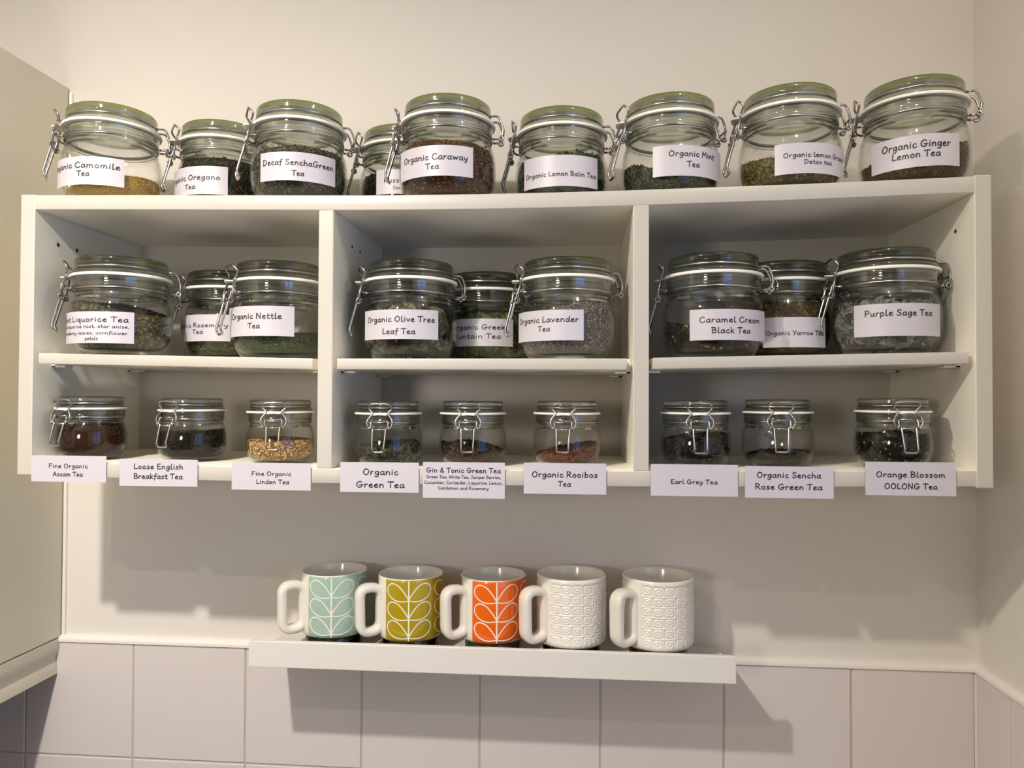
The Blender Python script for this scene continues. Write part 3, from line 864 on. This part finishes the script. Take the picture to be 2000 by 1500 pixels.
def curved_label(a0, a1, z0, z1, R, parent):
    b = MB(); n = 28
    rr = R + .0012; th = .00022
    V = []
    for i in range(n + 1):
        a = a0 + (a1 - a0) * i / n
        c, s = math.cos(a), math.sin(a)
        for r, z in ((rr, z0), (rr, z1), (rr - th, z1), (rr - th, z0)):
            V.append((r * c, r * s, z))
    F = []
    for i in range(n):
        for k in range(4):
            F.append((i * 4 + k, i * 4 + 4 + k, i * 4 + 4 + (k + 1) % 4, i * 4 + (k + 1) % 4))
    F += [(0, 1, 2, 3), (n * 4 + 3, n * 4 + 2, n * 4 + 1, n * 4)]
    b.add(V, F)
    return b.build('paper_label', M_PAPER, parent, smooth=True, sharp=40)

# loose tea: a heap inside the glass, its skin covered in separate flakes, seeds or leaves
def tea(key, R, H, x, y, z, level, tilt, rough, cols, kind, nbit, label, mound=0.0, shine=0.6):
    rng = np.random.default_rng(sum(ord(c) for c in key) * 7 + 3)
    ms = []
    for i, c in enumerate(cols):
        ms.append(mat('tea_' + key, lin(c), shine, var=.35, vscale=700, bump=.6, bscale=900, spec=.2))
    ms.append(mat('tea_core_shaded_' + key, tuple(v * .45 for v in lin(cols[0])), .9, var=.5, vscale=500, spec=.1))   # core colour darkened so gaps between the leaves look shaded
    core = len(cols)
    ph = rng.uniform(0, 6.28, 12); fr = rng.uniform(1.0, 4.5, (12, 2)) * rng.choice([-1, 1], (12, 2)); am = rng.uniform(.4, 1, 12)
    def top(u, v):              # u, v in units of R
        nz = sum(am[i] * math.sin(fr[i, 0] * u + fr[i, 1] * v + ph[i]) for i in range(12)) / 6
        t = level + tilt[0] * u + tilt[1] * v + rough * nz + mound * (.5 - (u * u + v * v))
        return min(max(t, .075), .755)
    seg = 56; ns = 9; nt = 7
    V = []; F = []; mi = []
    LB = {'fine': .0014, 'grain': .0019, 'speck': .0026, 'seed': .0046, 'shred': .006, 'crumb': .004, 'chip': .0042, 'leaf': .015, 'needle': .017, 'long': .034}[kind]
    gap = .0026 + min(.006, LB * LB / (5 * R))
    for j in range(seg):
        a = 2 * PI * j / seg; c, s = math.cos(a), math.sin(a)
        tz = top(c * .9, s * .9)
        for i in range(ns):
            t = .058 + (tz - .058) * i / (ns - 1)
            r = r_in(t) * R - gap
            V.append((r * c, r * s, t * H))
        rt = r_in(tz) * R - gap
        for i in range(1, nt):
            f = 1 - i / nt
            r = rt * f
            V.append((r * c, r * s, top(r * c / R, r * s / R) * H))
    row = ns + nt - 1
    for j in range(seg):
        k = (j + 1) % seg
        for i in range(row - 1):
            F.append((j * row + i, k * row + i, k * row + i + 1, j * row + i + 1)); mi.append(core)
    V.append((0, 0, top(0, 0) * H)); V.append((0, 0, .058 * H))
    for j in range(seg):
        k = (j + 1) % seg
        F.append((j * row + row - 1, k * row + row - 1, seg * row)); mi.append(core)
        F.append((k * row, j * row, seg * row + 1)); mi.append(core)
    # bits
    Lb, Wb, thin = {'fine': (.0014, .0010, False), 'grain': (.0019, .0015, False), 'speck': (.0026, .0010, True), 'seed': (.0046, .0011, False), 'shred': (.0060, .0016, True), 'crumb': (.0040, .0024, True),
                    'chip': (.0042, .0020, True), 'leaf': (.0150, .0065, True), 'needle': (.017, .0011, True), 'long': (.034, .0075, True)}[kind]
    nside = int(nbit * .68)
    for q in range(nbit):
        side = q < nside
        L_ = Lb * rng.uniform(.6, 1.35); W_ = Wb * rng.uniform(.7, 1.3)
        a = rng.uniform(0, 2 * PI)
        c, s = math.cos(a), math.sin(a)
        if side:
            tz = top(c * .9, s * .9)
            t = .065 + (tz - .065) * rng.uniform(0, 1) ** .8
            inset = .0009 + L_ * L_ / (6 * R) + rng.uniform(0, .0008)
            r = r_in(t) * R - inset
            p = np.array((r * c, r * s, t * H))
            nrm = np.array((c, s, 0.0))
            e = .03
            dr = (r_in(min(t + e, .75)) - r_in(max(t - e, .06))) * R / (2 * e * H)
            nrm = np.array((c, s, -dr)); nrm /= np.linalg.norm(nrm)
        else:
            rr = math.sqrt(rng.uniform(0, .92)) 
            u, v = rr * c, rr * s
            tz = top(u, v)
            lim = (r_in(tz) * R - .001 - L_ * .5)
            r = min(rr * R, lim)
            p = np.array((r * c, r * s, tz * H + W_ * .25))
            nrm = np.array((rng.normal(0, .35), rng.normal(0, .35), 1.0)); nrm /= np.linalg.norm(nrm)
        t1 = rng.normal(0, 1, 3); t1 -= nrm * t1.dot(nrm); t1 /= np.linalg.norm(t1)
        t2 = np.cross(nrm, t1)
        n0 = len(V)
        ci = int(rng.integers(0, len(cols)))
        if thin:
            bend = L_ * rng.uniform(-.05, .22)
            pts = []
            K = 4 if L_ > .008 else 2
            for i in range(K + 1):
                f = i / K - .5
                w_ = W_ * .5 * (1 - (2 * abs(f)) ** 2.2 * .85)
                cpt = p + t1 * f * L_ + t2 * bend * math.sin(f * 5 + q) * .6 - nrm * bend * 2 * f * f
                pts += [tuple(cpt + t2 * w_), tuple(cpt - t2 * w_ - nrm * w_ * .3)]
            V += pts
            for i in range(K):
                F.append((n0 + 2 * i, n0 + 2 * i + 1, n0 + 2 * i + 3, n0 + 2 * i + 2)); mi.append(ci)
        else:
            V += [tuple(p + t1 * L_ * .5), tuple(p - t1 * L_ * .5), tuple(p + t2 * W_ * .5), tuple(p - t2 * W_ * .5), tuple(p + nrm * W_ * .5), tuple(p - nrm * W_ * .5)]
            for f in ((0, 2, 4), (2, 1, 4), (1, 3, 4), (3, 0, 4), (2, 0, 5), (1, 2, 5), (3, 1, 5), (0, 3, 5)):
                F.append(tuple(n0 + k for k in f)); mi.append(ci)
    o = obj('loose_tea', mesh('loose_tea', V, F, ms, mi), None, (x, y, z))
    return tag(o, label, 'tea', {'t': 'teas in the top row of jars', 'm': 'teas in the middle row of jars', 'b': 'teas in the bottom row of jars'}[ROWOF[key]], 'stuff')

ROWG = {'t': 'large clip-top jars along the top of the unit', 'm': 'large clip-top jars on the middle shelves', 'b': 'small clip-top jars on the bottom board'}
ROWOF = {j['key']: j['row'] for j in JARS}
for j in JARS:
    key = j['key']
    d, R, H = PROTO['big' if j['row'] != 'b' else 'small']
    root = thing('clip_top_jar', (j['x'], j['y'], j['z']), JLAB[key], 'jar', ROWG[j['row']])
    ca = math.radians(j['clasp'])
    for nm in ('glass_body', 'lid', 'rubber_seal', 'lid_wire', 'neck_wire', 'bail_wire', 'lever'):
        obj(nm, d[nm], root, rz=ca if nm not in ('glass_body', 'lid') else 0.0)
    if 'lab' in j:
        a0, a1, z0, z1 = j['lab']
        A0, A1 = math.radians(a0), math.radians(a1)
        lo = curved_label(A0, A1, z0, z1, R, root)
        rr = R + .0012
        def place(u, v, lift, rr=rr):
            return ((rr + lift) * math.cos(u / rr), (rr + lift) * math.sin(u / rr), v)
        lettering([(t, math.radians(p) * rr, math.radians(q) * rr, vb, cp) for (t, p, q, vb, cp) in j['lines']], place, 'lettering', lo)
    lv, tl, rg, cols, kind, nb, lab, *ex = TEA[key]
    tea(key, R, H, j['x'], j['y'], j['z'], lv, tl, rg, cols, kind, nb, lab, *ex)

# ------------------------------------------------------------------ cards along the bottom board
for (key, x0, x1, z0, z1, lines) in CARDS:
    b = MB(); yc = -D - .0016
    o = thing('name_card', ((x0 + x1) / 2, yc, (z0 + z1) / 2), CLAB[key], 'label', 'white name cards along the bottom board')
    hw, hh = (x1 - x0) / 2, (z1 - z0) / 2
    b.box(-hw, hw, -.0003, .0003, -hh, hh)
    cdm = b.build('card', M_PAPER, o)
    b2 = MB()
    b2.box(-hw * .5, hw * .5, .0003, .0015, hh * -.05, hh * .25)
    b2.build('sticky_pad', M_PIN, o)
    cx, cz = (x0 + x1) / 2, (z0 + z1) / 2
    place = lambda u, v, lift: (u, -.0003 - lift, v)
    lettering([(t, a - cx, c - cx, vb - cz, cp) for (t, a, c, vb, cp) in lines], place, 'lettering', cdm)

# ------------------------------------------------------------------ mug ledge
lx0, lx1 = 0.2635, 0.9315
ledge = thing('picture_ledge', ((lx0 + lx1) / 2, 0, -0.2755), 'narrow white wall ledge with raised front lip holding five mugs', 'ledge')
def lrel(b): b.v = [(p[0] - (lx0 + lx1) / 2, p[1], p[2] + 0.2755) for p in b.v]
b = MB(); b.box(lx0, lx1, -.1270, -.0070, -.2755, -.2680, bev=.0008); lrel(b); b.build('base_board', M_LEDGE, ledge)
b = MB(); b.box(lx0, lx1, -.1350, -.1272, -.2758, -.2395, bev=.001); lrel(b); b.build('front_lip', M_LEDGE, ledge)

# ------------------------------------------------------------------ mugs
M_CHINA = mat('white_china', (0.76, 0.73, 0.665), 0.12, coat=.4)
M_LINE = mat('cream_line_glaze', (0.84, 0.80, 0.72), 0.15, coat=.4)
def mug_profile(R, H):
    t = .0036
    return [(0, .004), (R * .70, .004), (R * .72, 0), (R * .86, 0), (R * .93, .0012), (R * .985, .0045), (R, .009), (R, H - .004), (R - .0004, H - .0012), (R - .0016, H), (R - .0028, H - .0006), (R - t, H - .003),
            (R - t, .016), (R - t - .004, .009), (R * .6, .007), (0, .007)]
def handle_mesh(R, H, zt, zb, ext, wd, th):
    """Strap handle: a closed rounded loop whose inner side is the pad that joins the mug wall."""
    path = rounded([(R - .0015, 0, zt * H - .001), (R + ext, 0, zt * H), (R + ext * .96, 0, zb * H), (R - .0015, 0, zb * H + .001)], .017, 8, True)
    # resample the loop evenly
    pts = [Vector(p) for p in path]
    dl = [0.0]
    for i in range(len(pts)):
        dl.append(dl[-1] + (pts[(i + 1) % len(pts)] - pts[i]).length)
    P = []
    m = 56
    for q in range(m):
        t = dl[-1] * q / m
        k = max(i for i in range(len(pts)) if dl[i] <= t)
        f = (t - dl[k]) / max(1e-9, dl[k + 1] - dl[k])
        P.append(pts[k].lerp(pts[(k + 1) % len(pts)], f))
    n = 16
    V = []; F = []
    for i in range(m):
        t = (P[(i + 1) % m] - P[(i - 1) % m]).normalized()
        b_ = Vector((0, 1, 0)); nn = t.cross(b_).normalized()
        for k in range(n):
            a = 2 * PI * k / n
            ca, sa = math.cos(a), math.sin(a)
            ca = math.copysign(abs(ca) ** .6, ca); sa = math.copysign(abs(sa) ** .75, sa)
            V.append(P[i] + b_ * ca * wd / 2 + nn * sa * th / 2)
    for i in range(m):
        for k in range(n):
            j = (i + 1) % m
            F.append((i * n + k, i * n + (k + 1) % n, j * n + (k + 1) % n, j * n + k))
    return mesh('handle', V, F, M_CHINA, None, True)
MUGG = 'mugs in a row on the ledge'
def ribbon_on(b, pts, R, w, mi):
    """Flat glaze line along (theta, z) points on the mug wall."""
    m = len(pts); V = []
    rr = R + .00022
    for i in range(m):
        a = Vector((pts[max(i - 1, 0)][0] * R, pts[max(i - 1, 0)][1])); c = Vector((pts[min(i + 1, m - 1)][0] * R, pts[min(i + 1, m - 1)][1]))
        t = (c - a).normalized() if (c - a).length > 1e-9 else Vector((0, 1))
        n_ = Vector((-t.y, t.x)) * w / 2
        for s in (1, -1):
            th = pts[i][0] + s * n_.x / R; z = pts[i][1] + s * n_.y
            V.append((rr * math.cos(th), rr * math.sin(th), z))
    b.add(V, [(2 * i, 2 * i + 1, 2 * i + 3, 2 * i + 2) for i in range(m - 1)], mi)
def leaf_mug(x, y, z, R, H, haz, color, label):
    root = thing('mug', (x, y, z), label, 'mug', MUGG)
    mc = mat('leaf_glaze', color, 0.14, coat=.5)
    V, F, row = lathe(mug_profile(R, H), 96, False)
    mi = []
    for f, r in zip(F, row):
        cx = sum(V[i][0] for i in f) / len(f); cy = sum(V[i][1] for i in f) / len(f)
        da = (math.degrees(math.atan2(cy, cx)) + 180) % 360 - 180
        mi.append(1 if 4 <= r <= 7 and not (-13 < da < 22) else 0)
    b = MB(); b.v = V; b.f = F; b.mi = mi
    lw = .0016
    for st in (66, 153, 240, 327):
        th = math.radians(st)
        ribbon_on(b, [(th, .004), (th, H - .002)], R, lw * 1.25, 2)
        for j in range(3):
            z0 = (.09 + .29 * j) * H
            for s in (-1, 1):
                lf = [(0, 0), (-.25, -.05), (-.55, -.01), (-.83, .20), (-.97, .52), (-.92, .84), (-.72, 1.0), (-.45, .88), (-.2, .50), (0, .05)]
                if st == 327 and s > 0: continue
                pts = catmull([(p[0], p[1], 0) for p in lf], False, 5)
                ribbon_on(b, [(th + s * p.x * math.radians(-40), z0 + p.y * .262 * H) for p in pts], R, lw, 2)
    b.build('body', [M_CHINA, mc, M_LINE], root, True, 50, rz=haz)
    obj('handle', handle_mesh(R, H, .835, .125, .0295, .0205, .0130), root, rz=haz)
    return root
M_EMB = mat('embossed_china', (0.80, 0.765, 0.70), 0.16, coat=.4)
def emb_mug(x, y, z, R, H, haz, label):
    root = thing('mug', (x, y, z), label, 'mug', MUGG)
    pr = mug_profile(R, H)
    zs = list(np.linspace(.009, H - .006, 132))
    prof = pr[:6] + [(R, q) for q in zs] + pr[7:]
    seg = 336
    V, F, row = lathe(prof, seg, False)
    V2 = []
    for p in V:
        r = math.hypot(p[0], p[1])
        if abs(r - R) < 1e-6 and .009 <= p[2] <= H - .005:
            a = math.atan2(p[1], p[0])
            u = ((a / (2 * PI) * 20) % 1) * 2 - 1
            fz = (p[2] - .05 * H) / (.885 * H) * 6
            ad = abs((math.degrees(a) + 180) % 360 - 180)
            if 0 <= fz < 6 and ad > 19:
                v = (fz % 1) * 2 - 1
                q = (abs(u) ** 5 + abs(v) ** 5) ** .2
                c = math.hypot(u, v)
                h = -.0012 * math.exp(-((q - .80) / .15) ** 2) - .0009 * math.exp(-((c - .36) / .11) ** 2)
                p = (p[0] * (1 + h / R), p[1] * (1 + h / R), p[2])
        V2.append(p)
    obj('body', mesh('body', V2, F, M_EMB, None, True, 60), root, rz=haz)
    obj('handle', handle_mesh(R, H, .825, .125, .0295, .0215, .0130), root, rz=haz)
    return root
ZM = -.2425
A = math.radians
leaf_mug(.3637, -.066, ZM, .0478, .0900, A(288 - 71), lin((160, 186, 174)), 'pale duck-egg blue mug with white leaf outlines, first on the ledge')
leaf_mug(.4786, -.066, ZM - .0016, .0478, .0893, A(283 - 70), lin((168, 146, 22)), 'olive green mug with white leaf outlines between the pale blue and orange mugs')
leaf_mug(.6006, -.068, ZM, .0478, .0893, A(276 - 60), lin((228, 100, 18)), 'bright orange mug with white leaf outlines in the middle of the ledge')
emb_mug(.7134, -.076, ZM, .0494, .0950, A(270 - 53), 'white mug embossed with small squares, directly beside the orange mug')
emb_mug(.8352, -.076, ZM, .0498, .0958, A(264 - 44), 'white mug embossed with small squares at the right end of the ledge')
# short glass holders the mugs stand on, mostly hidden behind the lip
for (x, y, c, e, lab) in ((.3637, -.066, (.10, .11, .05), (.03, .04, .01), 'dark olive glass holder under the pale blue mug'),
                          (.4786, -.066, (.03, .03, .03), (.01, .015, .01), 'near black glass holder under the olive green mug'),
                          (.6006, -.068, (.55, .75, .62), (.10, .22, .14), 'clear greenish glass holder under the orange mug'),
                          (.7134, -.076, (.02, .015, .02), (.01, .01, .01), 'black glass holder under the embossed mug beside the orange one'),
                          (.8352, -.076, (.55, .50, .10), (.25, .22, .02), 'yellow olive glass holder under the last embossed mug')):
    R = .0405; h = ZM - .0008 + .2680
    gm = glass_mat('holder_glass', c, e, f0=.05, power=2.0)
    prof = [(0, 0), (R * .9, 0), (R * .97, .001), (R, .004), (R, h - .001), (R - .001, h), (R - .003, h), (R - .0035, h - .002), (R - .0035, .006), (0, .006)]
    V, F, row = lathe(prof, 56, False)
    tag(obj('glass_holder', mesh('glass_holder', V, F, gm, None, True, 45), None, (x, y, -.2679)), lab, 'glass holder', 'glass holders under the mugs')
